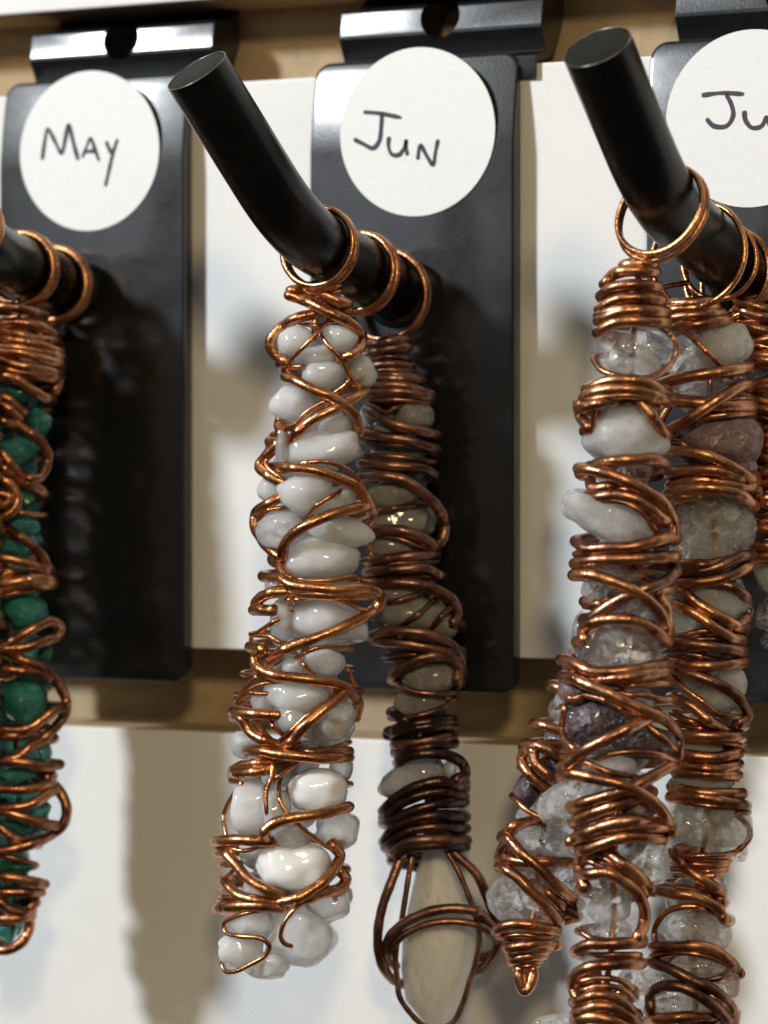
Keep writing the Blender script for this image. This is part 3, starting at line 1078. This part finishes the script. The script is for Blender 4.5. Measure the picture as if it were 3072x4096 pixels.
# --- Jul hook, front pendant
P = Pendant('wire_wrapped_pendant', 'copper pendant with clear quartz and a dark violet stone, foremost on the Jul hook', 27.5, (2530, 1060),
    [('F', 745, 800, 970), ('F', 850, 680, 995), ('F', 1000, 650, 1040), ('G', 150, 640, 1050), ('G', 320, 620, 1100), ('G', 460, 600, 1060), ('G', 640, 525, 1045), ('G', 850, 580, 1050), ('G', 1000, 520, 1050),
     ('H', 150, 560, 1110), ('H', 400, 505, 1110), ('H', 600, 490, 1100), ('H', 760, 560, 1050), ('H', 930, 540, 1070), ('I', 60, 450, 1040), ('I', 220, 415, 1080), ('I', 560, 425, 1130), ('I', 800, 430, 1090),
     ('I', 1000, 490, 1090), ('J', 30, 530, 1010), ('J', 250, 530, 930), ('J', 420, 530, 925), ('J', 650, 505, 900), ('J', 850, 485, 860), ('J', 1100, 505, 880), ('J', 1300, 530, 840)],
    CU_MID, 37, JUL_G)
lb = P.ring('jul', 0.46, 5.1, 1.5, n=2, gap=0.9, r=0.34, yaw=-8, pitch=-6)
P.neck(lb, px('F', 885, 745), 2)
P.core()
P.wires('''
T F 800,752 880,742 965,748
T F 685,858 740,802 850,785 985,795 l=.1
T F 655,935 720,890 850,870 990,880 l=.1
T F 660,1010 740,962 850,946 1005,962 l=.1
T F 650,1052 740,1025 860,1014 1035,1030 l=.1
T G 650,120 760,75 860,62 1040,75 l=.1
T G 655,185 720,145 820,126 1010,132 l=.1
t G 1065,205 1110,262 1100,340 1030,422 940,466 740,450 650,412 612,350 l=.35
T G 590,530 680,492 800,480 920,492 1010,540 l=.3
T G 530,640 565,580 680,540 820,535 960,560 1035,600 l=.1
t G 570,600 700,580 840,574 1000,606 l=.4
T G 525,625 535,695 590,770 l=-.1
t G 620,640 612,700 606,760 l=.2
T G 545,650 640,622 730,610 l=.2
T G 890,615 960,690 1015,770 1035,805 l=.2
T G 640,985 740,965 860,958 1000,960 1045,985 l=.3
T G 525,1012 600,1020 720,1050 840,1100 H 930,100 1030,172 1090,280 1095,370 l=.55
T H 590,5 605,80 700,70 800,60 l=-.1
T H 640,132 760,120 880,150 980,222 1020,260 l=.2
t H 660,152 780,162 900,222 985,335 l=.4
t H 690,70 830,92 960,160 l=.1
T H 505,400 560,440 700,436 850,430 1000,392 1090,372 l=.4
t H 560,470 750,465 950,450 l=0
T H 505,530 600,512 750,505 900,500 1090,490 l=.3
T H 495,600 600,600 700,630 830,680 940,750 1020,840 1045,930 l=.5
T dark H 1110,575 1040,640 930,680 800,730 680,800 600,858 l=.25
t H 830,555 900,612 l=.2
t H 870,540 950,600
T H 555,990 550,930 620,882 750,865 880,880 1000,950 1060,1000 l=.4
T H 1000,700 1045,800 1055,900
t H 580,780 640,770 700,740 l=.1
T I 480,72 600,128 760,128 920,110 1020,90 l=.3
T I 600,180 760,170 900,150 1030,128 l=.4
t I 520,110 435,170 425,225 475,290 550,268 l=.1
T I 500,172 560,200 680,250 800,312 940,372 1060,432 1120,520 1120,630 l=.55
t I 560,270 680,300 780,358 860,402 l=.3
t I 650,230 830,270 900,268 1000,290 l=.1
t I 700,200 850,215 990,200
t I 440,350 420,450 440,540 495,592 l=.3
T I 940,410 820,470 700,530 560,602 450,690 l=.6
t I 925,445 1010,512 1100,592 l=.4
t I 600,665 720,625 860,610 1010,630 1100,662 l=.3
t I 480,645 580,680 700,730 850,762 l=.35
T I 420,752 500,745 620,770 760,802 880,850 980,920 1050,1010 1085,1085 l=.6
T I 1065,700 960,760 800,840 640,890 500,935 l=.2
T I 900,880 720,940 580,990 490,1035 l=.3
t I 880,850 700,902 520,960 l=.2
T I 545,1105 700,1050 860,1022 960,1030 l=.3
t I 520,1080 680,1020 900,985
T I 490,1135 640,1100 800,1070 1000,1060 l=.1
T J 470,10 560,-20 700,-60 900,-80 l=.2
T J 555,65 680,20 820,-20 1005,-5 l=.35
T J 560,70 525,150 535,230 565,285 l=-.1
T J 690,70 780,140 880,210 950,290 l=.2
t J 640,90 760,160 880,250 930,330 l=.3
t J 600,135 700,180 800,210
T J 590,205 700,200 800,258 880,330 918,420 910,520 875,585 l=.5
t J 545,560 600,590 670,602 l=.4
T J 515,660 570,632 700,624 860,618 l=.3
t J 600,692 720,690 870,690 l=.2
T J 490,870 515,800 600,762 750,746 900,742 l=.4
T J 490,850 500,920 530,965
t J 540,850 640,830 760,842 835,885 l=.2
t J 545,905 640,880 760,890 830,932 l=.25
T J 525,962 640,930 760,958 850,1040 l=.3
T J 515,1042 620,1000 740,1010 875,1090 l=.3
T J 505,1085 600,1062 720,1085 860,1150 l=.2
T J 510,1150 620,1110 740,1130 860,1200
''')
P.stones('''
q G 850 310 232 145 d=.3 r=-4
f G 810 800 225 178 p=.34 d=.3
f H 700 265 290 108 r=-25 d=.3 p=.0
f H 520 180 95 90 r=-20 d=.1
p H 720 590 190 60 d=-.1
p H 650 690 105 75 d=-.2
p H 850 810 170 110 d=.1
q H 540 960 55 130
p I 765 0 240 135 d=.3
v I 620 430 185 150 d=.1
v I 890 545 210 110 d=0
f I 700 695 150 60
n I 470 900 195 118 r=28 d=.3
c I 640 1040 110 55 d=-.3
u I 880 960 90 70 d=-.4
q J 410 1105 150 55 d=-.5
q J 715 400 180 190 d=.3 b=.15
n J 940 130 125 140 d=.1
p J 850 860 85 85
c J 615 720 65 45 d=-.3
u I 500 250 90 70 d=-.3
p G 640 560 90 80 d=-.8
''')
P.fill('cfcp', 1450, 3750)
P.finish()

# --- Jul hook, second pendant
P = Pendant('wire_wrapped_pendant', 'copper pendant with a dull mauve stone and a large green-tinted quartz on the Jul hook', 16.5, (2780, 1200),
    [('F', 960, 1080, 1330), ('G', 50, 1055, 1345), ('G', 180, 1070, 1480), ('G', 300, 1040, 1540), ('G', 600, 1020, 1560), ('G', 900, 1055, 1600), ('H', 300, 1090, 1560), ('H', 700, 1090, 1560),
     ('H', 1000, 1040, 1500), ('I', 300, 1075, 1550), ('I', 550, 1110, 1490), ('I', 750, 1100, 1480), ('I', 1050, 1070, 1560), ('J', 150, 1090, 1420), ('J', 350, 980, 1390), ('J', 600, 970, 1470), ('J', 950, 940, 1470), ('J', 1250, 960, 1440)],
    CU_MID, 51, JUL_G)
lb = P.ring('jul', 0.215, 5.7, 2.1, n=1, r=0.34, yaw=-10)
P.neck(lb, px('F', 1190, 985), 2)
P.core()
P.wires('''
t F 1010,890 1060,950 1110,990 l=.3
T G 1062,22 1180,20 1285,8
T G 1060,60 1200,50 1330,42 l=.1
T G 1070,112 1200,95 1350,82
T G 1095,160 1250,145 1400,122 l=.1
t G 1130,180 1200,222 1290,312 1385,402 l=.5
T G 1010,502 1150,466 1320,440 1510,410 l=.4
t G 1020,560 1200,590 1400,600 1550,590
T G 1010,600 1150,610 1290,622 1555,642 l=.2
T G 1500,515 1370,590 1200,702 1045,800 l=.6
T G 1340,645 1450,630 1565,628 l=.3
t G 1210,715 1400,690 1560,680 l=.2
T G 1065,900 1200,910 1340,950 1480,1022 1585,1090 l=.4
t G 1140,860 1200,900 1280,940 l=.5
T G 1075,1040 1200,1020 1340,1022 1490,1062 l=.2
T H 1080,60 1200,35 1340,40 1500,70
T H 1060,112 1200,80 1360,85 1500,120 1575,185 l=.4
T H 1065,155 1150,130 1230,120 l=.2
T H 1530,20 1595,100 l=.1
T H 1120,536 1280,540 1460,508 l=.4
T dark H 1115,580 1300,570 1500,488 l=.3
T H 1095,650 1280,640 1420,610 1550,545 l=.45
T dark H 1290,650 1440,672 1535,750 1540,830 1480,905 l=.4
T H 1125,680 1220,760 1330,830 1470,905 l=.5
T H 1115,780 1230,840 1330,910 1440,978 l=.6
t H 1105,972 1250,940 1400,930 1500,900 l=.3
t H 1100,1000 1300,985 1470,990
T dark H 1065,1002 1250,1020 1400,1040 1510,1062 l=.5
t I 1025,50 1130,20 1260,40 1350,62 l=.3
T I 1065,60 1200,90 1330,96 1470,80 l=.2
T dark I 1040,92 1180,140 1320,190 1440,252 1528,340 1535,400 1480,440 l=.5
t I 1085,165 1180,250 1270,312 1360,382 1460,402 l=.6
T I 1085,290 1200,340 1300,420 1400,472 l=.5
t I 1080,380 1200,430 1340,475 l=.3
t I 1090,440 1250,470 1400,490
T I 1125,510 1280,515 1460,520 l=.2
t I 1120,545 1300,550 1480,570
T I 1115,622 1240,640 1360,642 1485,620 l=.3
T I 1115,682 1250,710 1370,712 1480,690 l=.3
T I 1110,732 1300,746 1475,756 l=.1
T I 1080,822 1200,850 1330,862 1495,862 l=.2
T I 1075,882 1230,880 1380,905 1505,930 l=.3
t I 1120,905 1300,935 1480,950 l=.2
t I 1470,985 1540,1060 1550,1115 J 1525,22 1450,80 1300,96 1140,96 l=.5
t J 1100,105 1250,122 1415,130 l=.1
t J 1140,140 1300,152 1412,145 l=.2
t J 1160,180 1300,190 1400,172 l=.1
t J 1200,215 1330,215 1395,192 l=.2
T J 1090,80 1180,180 1280,252 1370,312 1375,365 l=.4
T J 955,310 1100,322 1250,352 1360,412 1388,468 l=.5
T J 980,280 1130,300 1290,330 l=.2
t J 985,640 980,540 1022,460 1100,412 1230,402 1330,440 l=.4
T J 985,640 1090,642 1200,636 1320,656 1420,722 1488,800 l=.5
t J 1010,690 1060,680 1200,682 1330,712 1400,740 l=.4
t J 1425,775 1370,828 1300,842 l=.3
T dark J 955,732 1060,770 1200,842 1330,902 1420,982 1452,1060 l=.6
T dark J 955,1010 955,930 1020,882 1120,880 1240,930 1340,1002 1420,1085 l=.5
T J 1210,900 1330,945 1440,1030 l=.2
T J 945,1080 1100,1066 1310,1060 l=.4
T J 950,1120 1100,1110 1350,1130
''')
P.stones('''
f G 1390 285 160 125 r=12 d=.3
q G 1190 345 140 130 d=.1
q G 1200 550 175 52 d=.1
u G 1380 850 240 165 d=.2
n H 1335 310 228 200 d=.35 l=.08
p H 1130 460 55 80
f H 1340 750 205 120 d=.2
f H 1140 860 120 150 d=0
f I 1430 200 100 95 d=.1
f I 1300 290 180 100 d=0
f I 1180 190 90 60
f I 1240 590 130 45
f I 1270 795 185 62 d=.1
n I 1310 1040 235 135 d=.4 b=.15
q J 1490 75 50 50
n J 1365 300 48 65
q J 1190 525 170 112 d=.3
q J 1365 570 75 85 d=0
q J 1280 755 150 65
p J 1430 860 60 85
q J 1050 820 130 60
q J 1120 1000 140 75 d=.2
c J 900 1000 65 90
q I 1180 990 90 80
u G 1450 1000 130 90 d=-.6
''')
P.fill('cfpc', 1450, 4000)
P.finish()

# --- Jul hook, pendant beyond, cut by the picture's edge
P = Pendant('wire_wrapped_pendant', 'copper pendant of small clear stones behind the mauve-stone pendant on the Jul hook', 7.0, (3110, 1180),
    [('F', 940, 1480, 1720), ('G', 150, 1470, 1760), ('G', 400, 1540, 1860), ('G', 900, 1560, 1900), ('H', 400, 1540, 1880), ('H', 800, 1590, 1880), ('H', 1050, 1590, 1860), ('I', 350, 1600, 1800)],
    CU_MID, 77, JUL_G)
lb = P.ring('jul', 0.095, 5.0, 1.4, n=2, r=0.34, yaw=-6, gap=0.8)
P.neck(lb, px('F', 1560, 960), 2)
P.ring('jul', 0.04, 4.6, 1.0, n=1, r=0.34)
P.core()
_y = 20
for i in range(34):
    yy = -10 + i * 48
    win, y0 = ('G', yy) if yy < 1000 else ('H', yy - 1050)
    c, R = P.ax(px(win, 0, y0)[1])
    s = (2 / 3)
    l, r_ = (c - R - 1966) / s, (c + R - 1966) / s
    dy = P.rnd.uniform(-40, 40)
    P.wire('%s %s %.0f,%.0f %.0f,%.0f %.0f,%.0f l=%.2f' % ('T' if i % 3 else 't', win, l + 8, y0 + dy, (l + r_) / 2, y0 + P.rnd.uniform(-15, 15), r_ - 8, y0 - dy, P.rnd.uniform(0, .4)))
P.stones('''
q G 1615 255 75 75 d=.2
n G 1720 300 90 90
f G 1640 560 90 90
u G 1660 800 110 120
q H 1640 250 90 80
f H 1700 600 110 100
q H 1660 850 80 80
f G 1780 600 90 110
q H 1780 900 80 100
''')
P.fill('fq', 1350, 2600)
P.finish()

# --- Jul hook, leaning pendant that shows below and behind the front one
P = Pendant('wire_wrapped_pendant', 'leaning copper pendant with coiled cone tip and pink quartz behind the violet-stone pendant', 12.0, (2560, 1650),
    [('H', 0, 700, 1000), ('H', 600, 620, 960), ('I', 200, 360, 700), ('I', 600, 190, 560), ('I', 850, 130, 540), ('J', 60, 50, 560), ('J', 250, 40, 520), ('J', 430, 20, 410), ('J', 560, 30, 400), ('J', 680, 110, 310), ('J', 800, 145, 260)],
    CU_MID, 91, JUL_G)
lb = P.ring('jul', 0.13, 4.3, 0.7, n=1, r=0.34)
pts = [lb, lb.lerp(P.pt(*px('H', 850, 0), 0), 0.4) + Vector((0.6 * MM, 0, 0)), P.pt(*px('H', 850, 0), 0), P.pt(*px('H', 790, 400), 0), P.pt(*px('I', 530, 200), 0)]
P.tube('hanging_loop').add(catmull(pts, 8), 0.4 * MM)
P.core()
P.wires('''
T H 700,0 850,20 1000,0
T H 660,150 840,190 990,160
T H 640,320 800,380 970,340
T H 620,520 800,560 960,540
T H 560,760 740,800 900,760
T I 420,60 580,90 740,60
T I 380,220 520,260 690,230
T I 300,450 430,480 600,460
T I 270,572 370,612 480,680 l=.3
T I 420,560 290,575 210,602 182,660 225,742 330,835 l=.2
T I 250,605 262,670 330,740 430,785 l=.5
t I 135,885 200,950 290,1002 420,1020 l=.3
t I 170,700 260,690 350,640
T I 100,1100 130,1060 180,1040
T J 55,105 72,50 112,5 l=.1
T J 100,-10 180,80 280,162 380,262 530,385 l=.5
T J 60,110 200,134 350,130 530,140 l=.2
T J 75,172 150,222 240,312 340,412 395,478 l=.5
T J 340,320 440,400 520,455 l=.2
T J 35,545 100,512 220,510 390,545 l=.2
t J 40,585 180,570 300,580 400,560 l=.2
T J 100,650 190,636 300,620 390,632 l=.1
T J 115,685 200,665 320,658 l=.1
T J 125,725 210,700 305,690 l=.1
t J 112,745 200,732 285,728 l=.2
t J 140,770 200,758 270,752
T J 175,740 165,810 195,905 222,890 250,810 240,745 l=.2
''')
P.stones('''
v I 370 690 100 70 d=.1
v I 215 845 85 95 d=.1
f I 400 555 60 60
p J 330 25 195 95 r=-12 d=.2
q J 470 230 80 85
p J 190 365 195 155 d=.3
f J 350 560 70 50
f H 800 300 130 150
f H 760 700 130 150
f I 520 300 120 130
''')
P.fill('fp', 2150, 3500)
P.finish()

# --- Jul hook, quartz tip at the lower edge
# --- May hook
P = Pendant('wire_wrapped_pendant', 'copper wire pendant with deep teal green stones, foremost on the May hook', 17.0, (70, 1200),
    [('K', 1050, -120, 500), ('K', 1350, -300, 640), ('K', 1700, -320, 740), ('K', 2050, -300, 660), ('L', 300, -320, 590), ('L', 800, -330, 600), ('L', 1300, -330, 540), ('L', 2000, -340, 570), ('M', 220, -340, 650),
     ('M', 500, -350, 620), ('M', 760, -360, 740), ('M', 1100, -350, 640), ('M', 1650, -380, 800), ('N', 20, -280, 520), ('N', 230, -280, 590), ('N', 400, -280, 500), ('N', 680, -290, 640), ('N', 950, -260, 480), ('N', 1150, -240, 340), ('N', 1400, -220, 440), ('N', 1650, -160, 320), ('N', 1900, -130, 290), ('N', 2050, -60, 200)],
    CU_MID, 5, 'copper pendants on the May hook')
lb = P.ring('may', 0.20, 4.2, 0.25, n=2, gap=0.95, r=0.46)
P.neck(lb, px('K', 120, 1150))
P.core()
P.wires('''
T K -200,1130 0,1100 200,1110 400,1160
T K -280,1310 0,1298 200,1290 450,1330 640,1430 l=.2
T K -260,1380 60,1390 200,1420 430,1490 600,1500
T K -300,1480 0,1480 230,1510 420,1545 720,1645 l=.3
T K -310,1580 0,1570 250,1600 500,1640 700,1700
T K -300,1640 60,1640 250,1652 420,1700 700,1780 l=.2
T K -320,1700 0,1720 200,1800 420,1832 700,1900 l=.3
T K -300,1850 0,1840 160,1870 350,1900 600,1960
T K -320,1900 0,1920 200,1962 350,2080 540,2195 l=.3
T K 500,1840 620,1900 700,2000 660,2100 l=.1
T L -320,20 0,70 120,120 265,250 l=.5
T L -320,120 0,170 130,240 220,330 l=.4
T L -300,260 -100,300 60,380 200,410 l=.3
T L 200,400 380,520 500,622 572,760 562,900 480,1052 360,1060 220,1010 l=.4
T L -300,600 0,740 120,870 225,1005 l=.5
T L -320,800 -100,860 60,950 200,1020 l=.4
T L 190,1075 340,1120 470,1190 530,1240 l=.3
T L -300,1000 0,1060 120,1130 212,1280 160,1440 0,1525 -250,1540 l=.5
T L -250,1180 0,1240 120,1290 60,1370 -200,1400 l=.4
t L 120,1480 250,1475 400,1490 530,1500 l=.2
T L -300,1600 -60,1640 60,1700 l=.3
T L 90,1670 250,1770 400,1880 510,2000 565,2130 l=.4
T L -330,1960 30,2010 180,2040 330,2080 540,2170 l=.3
T M -320,80 0,130 120,90 200,100 l=.1
T M -330,260 0,230 250,192 450,162 620,180 l=.3
T M -320,320 0,300 300,225 640,222 l=.1
t M -320,400 0,380 200,332 400,308 l=.2
T M -340,1010 60,960 250,850 450,740 620,672 725,740 700,840 500,922 300,990 70,1000 -300,960 l=.4
T M -330,760 0,720 30,700
T M 80,1050 250,1130 450,1212 620,1332 710,1440 785,1600 790,1750 720,1880 560,2052 340,2205 l=.5
T M -340,1200 0,1240 250,1272 450,1290 600,1340 l=.3
t M -330,1390 0,1380 150,1350 l=.2
T M -370,1940 0,1962 200,1982 350,1952 520,1845 650,1740 l=.3
T M -360,2030 0,2040 200,2050 420,2000 l=.2
T N -280,200 160,172 300,65 440,0 l=.3
T N -280,180 0,200 250,222 450,262 580,240 l=.4
T N -280,440 0,470 250,480 450,432 l=.2
T N -280,690 80,660 250,640 400,572 490,505 l=.35
T N -280,620 0,682 200,742 400,802 540,830 l=.4
T N 460,370 580,500 645,650 615,820 480,932 300,1012 0,1080 -260,1090 l=.3
T N -270,780 0,850 100,932 250,980 l=.3
t N -240,1110 50,1130 250,1180 335,1205 l=.2
T N -220,1290 0,1320 200,1352 430,1398 l=.3
T N -200,1480 200,1480 390,1480 l=-.6
T N -190,1540 0,1572 80,1640 250,1672 330,1590 l=.2
T N 270,1680 288,1800 240,1932 130,2020 0,2042 -110,2000 l=.1
T N -140,1700 60,1740 260,1720
''')
P.stones('''
t K 250 2120 280 110 d=-.3
t L 470 385 140 165 d=.2
t L 195 745 245 235 d=.3
e L 330 1310 105 112 d=.1
t L 260 1640 232 115 d=.2
t L 140 1880 150 110
t L -120 500 200 200
t L -150 1300 180 180
t M 300 560 300 220 d=.2 b=.2
t M -150 500 180 200
e M 540 1050 105 110
t M 280 1660 300 285 d=.3 b=.2
t M -200 1650 180 260
t M -100 1100 200 110
t N 430 110 75 105
t N 170 340 185 85
t N -120 350 150 100
t N 380 690 130 95
t N 130 850 200 90 d=-.2
t N -130 800 140 130
e N 150 1220 180 62
e N 130 1475 135 75 d=.1
t N -90 1300 130 150
t N 70 1850 95 125 d=.2
''')
P.fill('t', 1600, 3700, w=.92, step=.95)
P.finish()

P = Pendant('wire_wrapped_pendant', 'tangled brown copper pendant half hidden behind the teal stone pendant on the May hook', 7.2, (150, 1260),
    [('K', 1200, 80, 620), ('K', 1450, -60, 700), ('K', 1800, -120, 760), ('K', 2100, -150, 700), ('L', 400, -170, 520), ('L', 1200, -180, 480), ('L', 2000, -180, 460), ('M', 800, -180, 480)],
    CU_MID, 6, 'copper pendants on the May hook')
lb = P.ring('may', 0.07, 4.25, 0.3, n=2, gap=0.95, r=0.46)
P.neck(lb, px('K', 400, 1250))
P.core()
P.wires('''
T K 90,1240 300,1260 600,1330
T K 0,1330 300,1340 660,1420
T K -50,1440 350,1450 700,1560 l=.2
T K -80,1560 400,1580 720,1650
T K -90,1650 400,1700 745,1760 l=.2
T K -110,1780 350,1800 750,1850
T K -120,1880 400,1900 740,1960 l=.2
T K -130,1960 380,2000 720,2080
T K 420,1850 560,1960 700,2090 l=.4
T L -150,60 200,80 600,40
T L -160,240 200,300 540,260
T L -170,520 200,560 510,500 l=.2
T L -170,800 200,780 490,860
T L -175,1100 200,1120 480,1060
T L -175,1400 200,1440 470,1380
T L -180,1750 200,1700 470,1800
T L -180,2050 200,2080 460,2000
T M -180,250 200,300 470,240
T M -180,600 200,560 480,660
''')
P.fill('te', 1600, 2500, w=.85)
P.finish()

# further out on the May hook, beyond the picture's edge: its shadow falls on the wall between the plates
P = Pendant('wire_wrapped_pendant', 'plump copper pendant of teal stones hanging farthest out on the May hook', 24.5, (-135, 1150),
    [('S', 1180, -160, -60), ('S', 1300, -230, -30), ('S', 1700, -300, -10), ('S', 2400, -330, -10), ('S', 3000, -310, -15), ('S', 3350, -270, -40), ('S', 3540, -190, -100)],
    CU_MID, 8, 'copper pendants on the May hook')
lb = P.ring('may', 0.54, 4.15, 0.2, n=2, gap=0.9, r=0.40)
P.neck(lb, (-110, 1200))
P.core()
for i in range(46):
    y = 1200 + i * 50
    c, R = P.ax(y)
    dy = P.rnd.uniform(-45, 45)
    P.wire('%s S %.0f,%.0f %.0f,%.0f %.0f,%.0f l=%.2f' % ('T' if i % 3 else 't', c - R + 4, y + dy, c, y + P.rnd.uniform(-12, 12), c + R - 4, y - dy, P.rnd.uniform(0, .4)))
P.fill('te', 1400, 3400, w=.9, step=.9, back=-.3)
P.fill('t', 1450, 3400, w=.8, step=1.0, back=.6)
P.finish()
